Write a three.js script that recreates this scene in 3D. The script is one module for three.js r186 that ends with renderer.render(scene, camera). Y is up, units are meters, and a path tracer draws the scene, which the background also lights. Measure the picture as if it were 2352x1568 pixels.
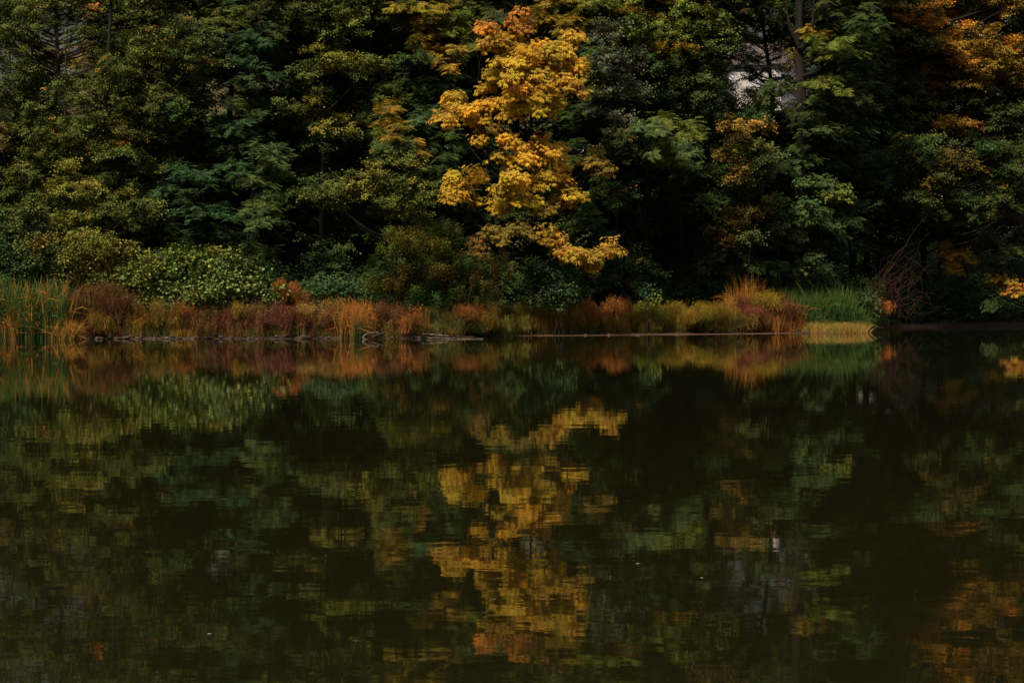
import * as THREE from 'three';
import { mergeGeometries } from 'three/addons/utils/BufferGeometryUtils.js';
import { ImprovedNoise } from 'three/addons/math/ImprovedNoise.js';

// ---------------------------------------------------------------- camera, sky, sun, exposure
const W = 2352, H = 1568, F = 4234, EYE = 1.6, HORIZON = 663;       // plan measured on a 2352 x 1568 sheet
const scene = new THREE.Scene();
const camera = new THREE.PerspectiveCamera(2 * Math.atan(H / 2 / F) * 180 / Math.PI, W / H, 0.5, 1500);
camera.position.set(0, EYE, 0);
camera.rotation.x = -Math.atan((H / 2 - HORIZON) / F);
camera.updateMatrixWorld();
scene.add(camera);
const renderer = new THREE.WebGLRenderer({ antialias: true });
renderer.toneMapping = THREE.LinearToneMapping;
renderer.toneMappingExposure = 1.33;
renderer.shadowMap.enabled = true;
renderer.setSize(1024, 682);

// an even overcast sky: brightest overhead, one third of that at the horizon
{
  const w = 128, h = 64, d = new Float32Array(w * h * 4);
  for (let j = 0; j < h; j++) for (let i = 0; i < w; i++) {
    const up = Math.max(0, Math.sin(((j + 0.5) / h - 0.5) * Math.PI)), l = 0.4 * (1 + 2 * up) / 3, k = (j * w + i) * 4;
    d[k] = l * 0.92; d[k + 1] = l * 0.99; d[k + 2] = l * 1.04; d[k + 3] = 1;
  }
  const t = new THREE.DataTexture(d, w, h, THREE.RGBAFormat, THREE.FloatType);
  t.mapping = THREE.EquirectangularReflectionMapping; t.magFilter = THREE.LinearFilter; t.needsUpdate = true;
  scene.background = t; scene.environment = t;
}
const sun = new THREE.DirectionalLight(0xffeed2, 3.2);
sun.name = 'sun';
sun.position.set(-38, 88, -5);
sun.target.position.set(0, 0, -65);
sun.castShadow = true; sun.shadow.radius = 12;
sun.shadow.mapSize.set(4096, 4096);
Object.assign(sun.shadow.camera, { left: -60, right: 60, top: 60, bottom: -60, near: 1, far: 300 });
scene.add(sun, sun.target);

// ---------------------------------------------------------------- helpers
let seed = 7;
const rnd = () => { seed = (seed + 0x6D2B79F5) | 0; let t = Math.imul(seed ^ (seed >>> 15), 1 | seed); t = (t + Math.imul(t ^ (t >>> 7), 61 | t)) ^ t; return ((t ^ (t >>> 14)) >>> 0) / 4294967296; };
const rr = (a, b) => a + (b - a) * rnd();
const gauss = () => (rnd() + rnd() + rnd() + rnd() - 2) * 0.87;
const V = (x, y, z) => new THREE.Vector3(x, y, z);
const clamp = (x, a, b) => Math.min(b, Math.max(a, x));
const sstep = (a, b, x) => { const t = clamp((x - a) / (b - a), 0, 1); return t * t * (3 - 2 * t); };
const noise = new ImprovedNoise();
const fbm = (x, y, z = 0.5) => noise.noise(x, y, z) + 0.5 * noise.noise(2 * x, 2 * y, z + 7) + 0.25 * noise.noise(4 * x, 4 * y, z + 13);
/** the point of the place that lies DEPTH metres out and on the plan at (px, py) */
function at(px, py, depth) {
  const v = V((px - W / 2) / F, (H / 2 - py) / F, -1).applyEuler(camera.rotation);
  return v.multiplyScalar(depth / -v.z).add(camera.position);
}
const taken = {};
function numbered(name) { const n = taken[name] = (taken[name] ?? -1) + 1; return n ? name + '_' + String(n).padStart(3, '0') : name; }
function thing(name, label, category, p, group) {
  const o = new THREE.Group();
  o.name = numbered(name); o.position.copy(p); scene.add(o);
  o.userData = { label, category };
  if (group) o.userData.group = group;
  return o;
}
function part(name, geometry, material, parent) {
  const m = new THREE.Mesh(geometry, material);
  m.name = name; m.castShadow = m.receiveShadow = true; parent.add(m);
  return m;
}
function structure(name, geometry, material) { const m = part(name, geometry, material, scene); m.userData.kind = 'structure'; return m; }

// ---------------------------------------------------------------- terrain
const shorePts = [[-2500, 56], [-400, 57.4], [0, 58.2], [160, 58.6], [700, 58.8], [960, 59.4], [1080, 61.2], [1300, 62.3], [1700, 64.4], [1960, 66.6], [1992, 68.6], [2040, 76], [2352, 78.5], [3000, 80], [5000, 82]]
  .map(([px, d]) => [(px - W / 2) / F * d, d]);
function shore(x) {
  for (let i = 1; i < shorePts.length; i++) if (x < shorePts[i][0] || i === shorePts.length - 1) {
    const [a, b] = [shorePts[i - 1], shorePts[i]];
    return a[1] + (b[1] - a[1]) * clamp((x - a[0]) / (b[0] - a[0]), 0, 1) + 0.22 * fbm(x * 0.35, 3.3) + 0.06 * fbm(x * 1.9, 8.1);
  }
}
const sandy = (x) => sstep(-2.6, -0.6, x) * (1 - sstep(12.2, 13, x));
function ground(x, depth) {
  if (depth < 0) return -0.5 + 1.3 * sstep(2, -6, depth) + 0.25 * Math.max(0, -depth - 6) * 0.5;
  const t = depth - shore(x), s = sandy(x);
  if (t < 0) return Math.max(-0.8, t * (0.3 - 0.22 * s)) - 0.012;
  const bank = 0.16 * sstep(0, 0.5, t) + 0.3 * sstep(0.4, 3.5, t), bar = 0.022 * Math.min(t, 3.2) + 0.4 * sstep(1.9, 4.6, t);
  const roll = 0.05 * fbm(x * 0.8, depth * 0.8) * sstep(0.5, 2, t);
  return bank * (1 - s) + bar * s + roll + 0.36 * Math.max(0, t - 9 + 2.5 * Math.exp(-Math.max(0, t - 9) / 4) - 2.5) + 0.5 * fbm(x * 0.06, depth * 0.06) * sstep(12, 40, t);
}
function tex(w, h, fn, srgb, repeat) {
  const d = new Uint8Array(w * h * 4);
  for (let j = 0; j < h; j++) for (let i = 0; i < w; i++) { const c = fn(i / w, j / h), k = (j * w + i) * 4; d[k] = c[0] * 255; d[k + 1] = c[1] * 255; d[k + 2] = c[2] * 255; d[k + 3] = 255; }
  const t = new THREE.DataTexture(d, w, h); t.magFilter = THREE.LinearFilter; t.wrapS = t.wrapT = THREE.RepeatWrapping;
  if (srgb) t.colorSpace = THREE.SRGBColorSpace;
  if (repeat) t.repeat.set(repeat, repeat);
  t.needsUpdate = true; return t;
}
{
  const rowsD = [-60, -30, -12, -6, -2, 2, 20, 40, 52];
  for (let d = 54; d < 90; d += 0.25) rowsD.push(d);
  for (let d = 90; d < 420; d *= 1.03) rowsD.push(d);
  const cols = [];
  for (let x = -160; x <= 160; x += Math.abs(x + 0.01) < 28 ? 0.25 : 4) cols.push(x);
  const pos = [], uv = [], col = [], idx = [];
  const litter = [0.045, 0.030, 0.018], soil = [0.05, 0.033, 0.02], sand = [0.16, 0.082, 0.045], meadow = [0.15, 0.125, 0.035], hazedHill = [0.085, 0.115, 0.105];  // far hill tone has distance haze mixed into its grey-blue, no fog
  for (const d of rowsD) for (const x of cols) {
    const t = d - shore(x), s = sandy(x), n = fbm(x * 0.7, d * 0.7, 2.2);
    pos.push(x, d > 400 ? 140 : ground(x, d), -d); uv.push(x, d);
    const m = (a, b, k) => a.map((v, i) => v + (b[i] - v) * k);
    let c = d < 0 ? meadow : m(m(soil, sand, Math.max(s, 0.35 + 0.3 * n) * (1 - sstep(2, 3.2, t + n))), litter, sstep(3, 7, t + n));
    if (d > 0) c = m(c, m(meadow, hazedHill, sstep(44, 56, t + 6 * n)), sstep(30, 34, t + 3 * n));
    col.push(...c);
  }
  const nc = cols.length;
  for (let j = 0; j + 1 < rowsD.length; j++) for (let i = 0; i + 1 < nc; i++) { const a = j * nc + i; idx.push(a, a + 1, a + nc, a + 1, a + nc + 1, a + nc); }
  const g = new THREE.BufferGeometry();
  g.setAttribute('position', new THREE.Float32BufferAttribute(pos, 3)); g.setAttribute('uv', new THREE.Float32BufferAttribute(uv, 2)); g.setAttribute('color', new THREE.Float32BufferAttribute(col, 3));
  g.setIndex(idx); g.computeVertexNormals();
  const grain = tex(512, 512, () => { const v = 0.62 + 0.38 * rnd(); return [v, v * 0.98, v * 0.95]; }, true, 0.4);
  const bump = tex(512, 512, (u, v) => { const q = 0.5 + 0.5 * rnd(); return [q, q, q]; }, false, 0.4);
  structure('ground', g, new THREE.MeshStandardMaterial({ vertexColors: true, map: grain, bumpMap: bump, bumpScale: 0.02, roughness: 0.95 }));
}
// ---------------------------------------------------------------- water
{
  const N = 2048, tile = 11, K = 130, waves = [];
  for (let i = 0; i < 90; i++) {
    const lam = 0.04 * Math.pow(1.0 / 0.04, rnd()), dir = Math.PI / 2 + gauss() * 1.3, n = tile / lam;
    const kx = Math.round(n * Math.cos(dir)), ky = Math.round(n * Math.sin(dir));
    waves.push([kx, ky, rr(0, 6.283), 0.00019 * Math.pow(lam / 0.3, 0.2)]);
  }
  const d = new Uint8Array(N * N * 4), sx = new Float32Array(N * N), sy = new Float32Array(N * N), c1 = new Float32Array(N), s1 = new Float32Array(N);
  for (const [kx, ky, ph, s] of waves) {
    const k = Math.hypot(kx, ky) || 1, ax = s * kx / k, ay = s * ky / k;
    for (let i = 0; i < N; i++) { c1[i] = Math.cos(6.283185307 * kx * i / N); s1[i] = Math.sin(6.283185307 * kx * i / N); }
    for (let j = 0; j < N; j++) {
      const b = 6.283185307 * ky * j / N + ph, cb = Math.cos(b), sb = Math.sin(b);
      for (let i = 0, q = j * N; i < N; i++, q++) { const c = c1[i] * cb - s1[i] * sb; sx[q] += ax * c; sy[q] += ay * c; }
    }
  }
  for (let q = 0; q < N * N; q++) { d[q * 4] = clamp(0.5 - 0.5 * K * sx[q], 0, 1) * 255; d[q * 4 + 1] = clamp(0.5 - 0.5 * K * sy[q], 0, 1) * 255; d[q * 4 + 2] = 255; d[q * 4 + 3] = 255; }
  const t = new THREE.DataTexture(d, N, N); t.wrapS = t.wrapT = THREE.RepeatWrapping; t.magFilter = THREE.LinearFilter; t.needsUpdate = true; t.repeat.set(1 / tile, 1 / tile);
  const g = new THREE.BufferGeometry(), pos = [], uv = [], idx = [];
  const xs = [-200, 200], zs = [6, -200];
  for (const z of zs) for (const x of xs) { pos.push(x, 0, z); uv.push(x, -z); }
  idx.push(0, 1, 2, 1, 3, 2);
  g.setAttribute('position', new THREE.Float32BufferAttribute(pos, 3)); g.setAttribute('uv', new THREE.Float32BufferAttribute(uv, 2)); g.setIndex(idx); g.computeVertexNormals();
  structure('water', g, new THREE.MeshPhysicalMaterial({ color: new THREE.Color().setRGB(0.0100, 0.0098, 0.0032), roughness: 0.02, ior: 1.333, normalMap: t, normalScale: new THREE.Vector2(1 / K, 1 / K) }));
}

// ---------------------------------------------------------------- leaf sprays (each a twig with its leaves; a crown is many of them)
class LeafSet {
  constructor() { this.p = []; this.n = []; this.c = []; this.i = []; }
  /** a folded leaf: base point, direction along the leaf, up side, length, width */
  leaf(b, dir, up, len, wid, tone) {
    dir = dir.clone().normalize();
    const side = V(0, 0, 0).crossVectors(dir, up).normalize(), nor = V(0, 0, 0).crossVectors(side, dir).normalize(), k = this.p.length / 3;
    const mid = b.clone().addScaledVector(dir, len * 0.45), fold = wid * 0.18;
    const tip = b.clone().addScaledVector(dir, len).addScaledVector(nor, -len * 0.12);
    const l = mid.clone().addScaledVector(side, -wid / 2).addScaledVector(nor, fold), r = mid.clone().addScaledVector(side, wid / 2).addScaledVector(nor, fold);
    for (const v of [b, l, tip, r]) { this.p.push(v.x, v.y, v.z); this.n.push(nor.x, nor.y, nor.z); this.c.push(...tone); }
    this.i.push(k, k + 2, k + 1, k, k + 3, k + 2);
  }
  strip(pts, up, widths, tones) {
    const k = this.p.length / 3;
    pts.forEach((q, j) => {
      const d = (pts[j + 1] ?? q).clone().sub(pts[j - 1] ?? q).normalize(), s = V(0, 0, 0).crossVectors(d, up).normalize(), nn = V(0, 0, 0).crossVectors(s, d);
      for (const e of [-1, 1]) { const v = q.clone().addScaledVector(s, e * widths[j] / 2); this.p.push(v.x, v.y, v.z); this.n.push(nn.x, nn.y, nn.z); this.c.push(...tones[j]); }
      if (j) this.i.push(k + 2 * j - 2, k + 2 * j - 1, k + 2 * j, k + 2 * j - 1, k + 2 * j + 1, k + 2 * j);
    });
  }
  build() {
    const g = new THREE.BufferGeometry();
    g.setAttribute('position', new THREE.Float32BufferAttribute(this.p, 3)); g.setAttribute('normal', new THREE.Float32BufferAttribute(this.n, 3)); g.setAttribute('color', new THREE.Float32BufferAttribute(this.c, 3));
    g.setIndex(this.i); return g;
  }
}
const tone = (lo = 0.75, hi = 1.25, hue = 0.12) => { const a = rr(lo, hi), h = rr(-hue, hue); return [a * (1 + h), a, a * (1 - Math.abs(h))]; };
const twigTone = [0.5, 0.42, 0.35];
const sprays = {
  // small round leaves along forking twigs
  alder() {
    const s = new LeafSet();
    for (let b = 0; b < 4; b++) {
      const yaw = rr(-1.6, 1.6), L = rr(0.22, 0.42), d = V(Math.cos(yaw), rr(-0.5, 0.6), Math.sin(yaw)), o = V(rr(-0.12, 0.05), rr(-0.08, 0.08), rr(-0.1, 0.1));
      for (let k = 0; k < 6; k++) {
        const p = o.clone().addScaledVector(d, L * k / 6), e = (k % 2 ? 1 : -1);
        const ld = V(d.x * 0.5 - d.z * e, rr(-0.5, 0.15), d.z * 0.5 + d.x * e);
        s.leaf(p, ld, V(gauss() * 0.7, 1, gauss() * 0.7), rr(0.07, 0.1), rr(0.05, 0.07), tone(0.6, 1.4));
      }
    }
    return s;
  },
  // feathered leaves: drooping stalks with pairs of narrow leaflets
  feather() {
    const s = new LeafSet();
    for (let b = 0; b < 5; b++) {
      const yaw = rr(-2, 2), L = rr(0.2, 0.34), o = V(rr(-0.14, 0.14), rr(-0.1, 0.1), rr(-0.14, 0.14)), lift = rr(-0.3, 1.0), tn = tone(0.62, 1.38);
      let prev = o;
      for (let k = 1; k <= 7; k++) {
        const u = k / 7, p = V(o.x + Math.cos(yaw) * L * u, o.y + L * (lift * u - (lift * 0.8 + 0.18) * u * u), o.z + Math.sin(yaw) * L * u), d = p.clone().sub(prev);
        const len = 0.085 * Math.sin(0.5 + u * 2.2) + 0.012;
        for (const e of [-1, 1]) s.leaf(p, V(-Math.sin(yaw) * e + d.x * 9, -0.35, Math.cos(yaw) * e + d.z * 9), V(gauss() * 0.3, 1, gauss() * 0.3), len, 0.028, tn.map((x) => x * rr(0.88, 1.12)));
        prev = p;
      }
    }
    return s;
  },
  // broad leaves in hanging hands of three
  maple() {
    const s = new LeafSet();
    for (let b = 0; b < 9; b++) {
      const yaw = rr(-2.2, 2.2), r = rr(0.05, 0.32), p = V(Math.cos(yaw) * r, rr(-0.12, 0.12) - 0.1 * r, Math.sin(yaw) * r), tn = tone(0.82, 1.16, 0.07);
      const out = V(Math.cos(yaw), rr(-0.9, -0.2), Math.sin(yaw)), side = V(-Math.sin(yaw), 0, Math.cos(yaw));
      for (const e of [-0.9, 0, 0.9]) s.leaf(p, out.clone().addScaledVector(side, e), V(gauss() * 0.3, 1, gauss() * 0.3), rr(0.1, 0.135), rr(0.05, 0.065), tn.map((x) => x * rr(0.92, 1.08)));
    }
    return s;
  },
  // heart shaped leaves on arching canes
  bramble() {
    const s = new LeafSet();
    for (let b = 0; b < 14; b++) {
      const yaw = rr(0, 6.283), r = Math.sqrt(rnd()) * 0.26;
      s.leaf(V(Math.cos(yaw) * r, rr(-0.16, 0.16), Math.sin(yaw) * r), V(gauss(), rr(-0.7, 0.2), gauss()), V(gauss() * 0.4, 0.8, 0.5 + gauss() * 0.4), rr(0.075, 0.11), rr(0.065, 0.09), tone(0.6, 1.45, 0.14));
    }
    return s;
  },
  // narrow leaves on upright shoots
  willow() {
    const s = new LeafSet();
    for (let b = 0; b < 5; b++) {
      const o = V(gauss() * 0.1, -0.2, gauss() * 0.1), d = V(gauss() * 0.3, 1, gauss() * 0.3), L = rr(0.3, 0.5);
      for (let k = 0; k < 9; k++) { const a = k * 2.4 + rnd(); s.leaf(o.clone().addScaledVector(d, L * k / 9), V(Math.cos(a), rr(0.1, 0.9), Math.sin(a)), V(0, 1, 0.3), rr(0.07, 0.11), rr(0.016, 0.026), tone()); }
    }
    return s;
  },
  // wiry stems set with tiny seeds and leaflets
  weed() {
    const s = new LeafSet();
    for (let b = 0; b < 7; b++) {
      const o = V(gauss() * 0.12, -0.3, gauss() * 0.12), d = V(gauss() * 0.35, 1, gauss() * 0.35), L = rr(0.4, 0.62), tn = tone(0.8, 1.2, 0.16);
      s.strip([o, o.clone().addScaledVector(d, L * 0.5), o.clone().addScaledVector(d, L)], V(0, 0, 1), [0.008, 0.007, 0.004], [tn, tn, tn].map((t) => t.map((x) => x * 0.8)));
      for (let k = 0; k < 13; k++) { const a = rr(0, 6.283), u = rr(0.3, 1.05), r = rr(0, 0.07) * (1.3 - u * 0.6); s.leaf(V(o.x + d.x * L * u + Math.cos(a) * r, o.y + L * u, o.z + d.z * L * u + Math.sin(a) * r), V(Math.cos(a), rr(-0.3, 1), Math.sin(a)), V(0, 1, 0.4), rr(0.025, 0.045), rr(0.014, 0.024), tn.map((x) => x * rr(0.75, 1.3))); }
    }
    return s;
  },
  // short grass and herbs
  grass() {
    const s = new LeafSet();
    for (let b = 0; b < 16; b++) {
      const o = V(gauss() * 0.15, -0.02, gauss() * 0.15), a = rr(0, 6.283), L = rr(0.16, 0.34), lean = rr(0.1, 0.7), tn = tone(0.75, 1.25, 0.15);
      const q = (u) => V(o.x + Math.cos(a) * L * lean * u * u, o.y + L * u * (1 - 0.25 * lean * u), o.z + Math.sin(a) * L * lean * u * u);
      s.strip([q(0), q(0.5), q(1)], V(-Math.sin(a), 0.1, Math.cos(a) + 0.2), [0.012, 0.011, 0.002], [tn, tn, tn]);
    }
    return s;
  },
  // tall blades of a reed stand, dry at their tips
  reed() {
    const s = new LeafSet();
    for (let b = 0; b < 9; b++) {
      const o = V(gauss() * 0.11, -0.05, gauss() * 0.08), a = rr(0, 6.283), L = rr(0.72, 1.05), lean = rr(0.02, 0.4), tn = tone(0.7, 1.3, 0.16), dry = rnd() < 0.6 ? [rr(1.6, 2.9), rr(1.15, 1.6), 0.8] : [1.3, 1.1, 0.9], kink = rnd() < 0.3 ? rr(0.35, 0.85) : 2;
      const q = (u) => { const v = V(o.x + Math.cos(a) * L * lean * u * u, o.y + L * u, o.z + Math.sin(a) * L * lean * u * u); if (u > kink) { v.x += Math.cos(a) * (u - kink) * L * 0.8; v.y -= (u - kink) * L * 1.2; } return v; };
      const us = [0, 0.25, 0.5, 0.7, 0.86, 1];
      s.strip(us.map(q), V(-Math.sin(a) * 0.5, 0, 1), [0.012, 0.013, 0.013, 0.011, 0.008, 0.002], us.map((u) => tn.map((x, k) => x * (1 + (dry[k] - 1) * sstep(0.2, 0.95, u)))));
    }
    return s;
  },
};
const leafMat = (through) => new THREE.MeshPhysicalMaterial({ vertexColors: true, roughness: 1, specularIntensity: 0.35, side: THREE.DoubleSide, transmission: through, thickness: 0 });
const MAT = { leaf: new THREE.MeshPhysicalMaterial({ vertexColors: true, roughness: 0.7, specularIntensity: 0.35, side: THREE.DoubleSide }), thin: leafMat(0.35), solid: new THREE.MeshPhysicalMaterial({ vertexColors: true, roughness: 0.9, specularIntensity: 0.2, side: THREE.DoubleSide }) };
const GEO = {};
for (const k in sprays) { seed = 100 + k.length * 31 + k.charCodeAt(0); GEO[k] = [sprays[k]().build(), sprays[k]().build(), sprays[k]().build()]; }
const barkTex = tex(128, 256, (u, v) => { const q = clamp(0.55 + 0.35 * fbm(u * 14, v * 5, 1.5) + 0.2 * (rnd() - 0.5), 0.1, 1); return [q, q * 0.94, q * 0.88]; }, true);
const bark = (r, g, b) => new THREE.MeshStandardMaterial({ color: new THREE.Color().setRGB(r, g, b), map: barkTex, bumpMap: barkTex, bumpScale: 0.02, roughness: 0.95 });
const BARK = { grey: bark(0.16, 0.12, 0.09), dark: bark(0.05, 0.04, 0.031), brown: bark(0.10, 0.065, 0.04), red: bark(0.17, 0.065, 0.04), pale: bark(0.42, 0.36, 0.28) };

/** tapered limb through points */
function limb(pts, r0, r1, sides = 6, seg = 0) {
  const c = new THREE.CatmullRomCurve3(pts), n = seg || Math.max(4, pts.length * 3), g = new THREE.TubeGeometry(c, n, 1, sides), p = g.attributes.position, q = V(0, 0, 0), v = V(0, 0, 0);
  for (let i = 0; i <= n; i++) {
    c.getPointAt(i / n, q);
    const r = r0 + (r1 - r0) * Math.pow(i / n, 0.8);
    for (let j = 0; j <= sides; j++) { const k = i * (sides + 1) + j; v.fromBufferAttribute(p, k).sub(q).multiplyScalar(r * (1 + 0.12 * Math.sin(k * 12.9))).add(q); p.setXYZ(k, v.x, v.y, v.z); }
  }
  return g;
}

// colours that leaves are (linear)
const C = {
  olive: [0.100, 0.120, 0.027], olivey: [0.205, 0.192, 0.034], green: [0.055, 0.098, 0.028], blue: [0.046, 0.098, 0.040], bluel: [0.098, 0.152, 0.052],
  leafg: [0.050, 0.082, 0.027], sage: [0.074, 0.092, 0.029], yellow: [0.64, 0.43, 0.037], gold: [0.545, 0.345, 0.033], mustard: [0.29, 0.20, 0.026], orange: [0.55, 0.265, 0.036], rust: [0.40, 0.15, 0.036], brown: [0.155, 0.11, 0.027],
  greyl: [0.11, 0.125, 0.090], lime: [0.15, 0.185, 0.032], ochre: [0.27, 0.165, 0.027], red: [0.185, 0.078, 0.036], redp: [0.225, 0.078, 0.052], tan: [0.36, 0.22, 0.055], reed: [0.034, 0.092, 0.031], straw: [0.235, 0.150, 0.038], sedge: [0.22, 0.112, 0.034], reedy: [0.26, 0.19, 0.035], bram: [0.165, 0.215, 0.065],
};
/** boughs [px, py, w, h, colour, depth change] -> sprays; CENTRE each bough where it hangs */
const S = { n: 0 };
function sprayBough(out, c, rx, ry, rz, n, col, o) {
  const add = (p, d, up, t) => {
    const k = rr(0.84, 1.16), sp = (o.spark && rnd() < o.spark) ? o.sparkCol : null, cc = sp ?? col;
    d.addScaledVector(up, -d.dot(up) - (o.droop ?? 0.15)).normalize(); up.addScaledVector(d, -up.dot(d)).normalize();
    out.push({ p, d, up, s: (o.size ?? 1) * rr(0.7, 1.25), c: [cc[0] * t[0] * k, cc[1] * t[1] * k, cc[2] * t[2] * k] });
  };
  if (o.upright) {
    const ns = clamp(Math.round(5 + rx * rz * 12), 5, 30);
    for (let q = 0; q < ns; q++) {
      const a = rr(0, 6.283), r = Math.sqrt(rnd()) * 1.05, s = V(c.x + Math.cos(a) * r * rx, c.y + rr(-0.9, 0.95) * (1 - 0.45 * r * r) * ry * rr(0.6, 1.25), c.z + Math.sin(a) * r * rz), t = tone(0.72, 1.28, 0.16), w = rr(0.12, 0.4);
      for (let i = 0; i < n / ns; i++) { const f = V(gauss(), 0, gauss()); if (f.lengthSq() < 1e-4) f.x = 1; add(V(s.x + gauss() * w * rx, s.y + gauss() * w * ry, s.z + gauss() * w * rz), f.normalize(), V(gauss() * 0.55, 1, gauss() * 0.55).normalize(), t); }
    }
    return;
  }
  const nb = clamp(Math.round(4 + rx * ry * 9), 4, 22);
  for (let b = 0; b < nb; b++) {
    const a = rr(0, 6.283), reach = rr(0.5, 1.18), y0 = rr(-1, 0.9) * ry, t = tone(0.74, 1.26, 0.14), out0 = V(Math.cos(a) * rx, 0, Math.sin(a) * rz);
    const from = c.clone().addScaledVector(out0, rr(-0.25, 0.2)).add(V(0, y0 * 0.8, 0)), tip = c.clone().addScaledVector(out0, reach).add(V(0, y0 - (o.sag ?? 0.1) * reach * rx * rr(0.1, 1.4), 0));
    const dir = tip.clone().sub(from), len = dir.length() || 0.1, perp = V(-dir.z, 0, dir.x).normalize(), wid = Math.max(0.16, len * rr(0.18, 0.36));
    dir.normalize();
    const m = Math.max(2, Math.round(n / nb * (0.5 + 0.5 * reach)));
    for (let i = 0; i < m; i++) {
      const u = 0.1 + 0.9 * Math.pow(rnd(), 0.75), lat = gauss() * wid * (1.15 - 0.8 * u), p = from.clone().lerp(tip, u).addScaledVector(perp, lat);
      p.y += 0.1 * len * Math.sin(3.14 * u) + gauss() * (0.05 + 0.09 * (o.flat ?? 0.45)) - 0.25 * Math.abs(lat);
      add(p, dir.clone().addScaledVector(perp, Math.sign(lat) * rr(0.1, 1)).add(V(gauss() * 0.35, 0, gauss() * 0.35)), V(gauss() * 0.45, 1, 0.12 + gauss() * 0.45).normalize(), t);
    }
  }
}
const M4 = new THREE.Matrix4(), COL = new THREE.Color();
function crown(parent, list, kind, mat, name = 'crown') {
  const by = [[], [], []];
  list.forEach((q, i) => by[i % 3].push(q));
  const put = by.filter((b) => b.length);
  put.forEach((b, v) => {
    const m = new THREE.InstancedMesh(GEO[kind][v], mat, b.length);
    b.forEach((q, i) => {
      const side = V(0, 0, 0).crossVectors(q.d, q.up), s = q.s;
      M4.makeBasis(q.d.clone().multiplyScalar(s), q.up.clone().multiplyScalar(s), side.multiplyScalar(s)).setPosition(q.p.x - parent.position.x, q.p.y - parent.position.y, q.p.z - parent.position.z);
      m.setMatrixAt(i, M4); m.setColorAt(i, COL.setRGB(...q.c));
    });
    S.n += b.length;
    m.name = name; m.userData.kind = 'stuff'; m.castShadow = m.receiveShadow = true; parent.add(m);
  });
}
const DENS = { alder: 1 / 68, feather: 1 / 70, maple: 1 / 84, bramble: 1 / 72, willow: 1 / 80, weed: 1 / 55 };
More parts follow.
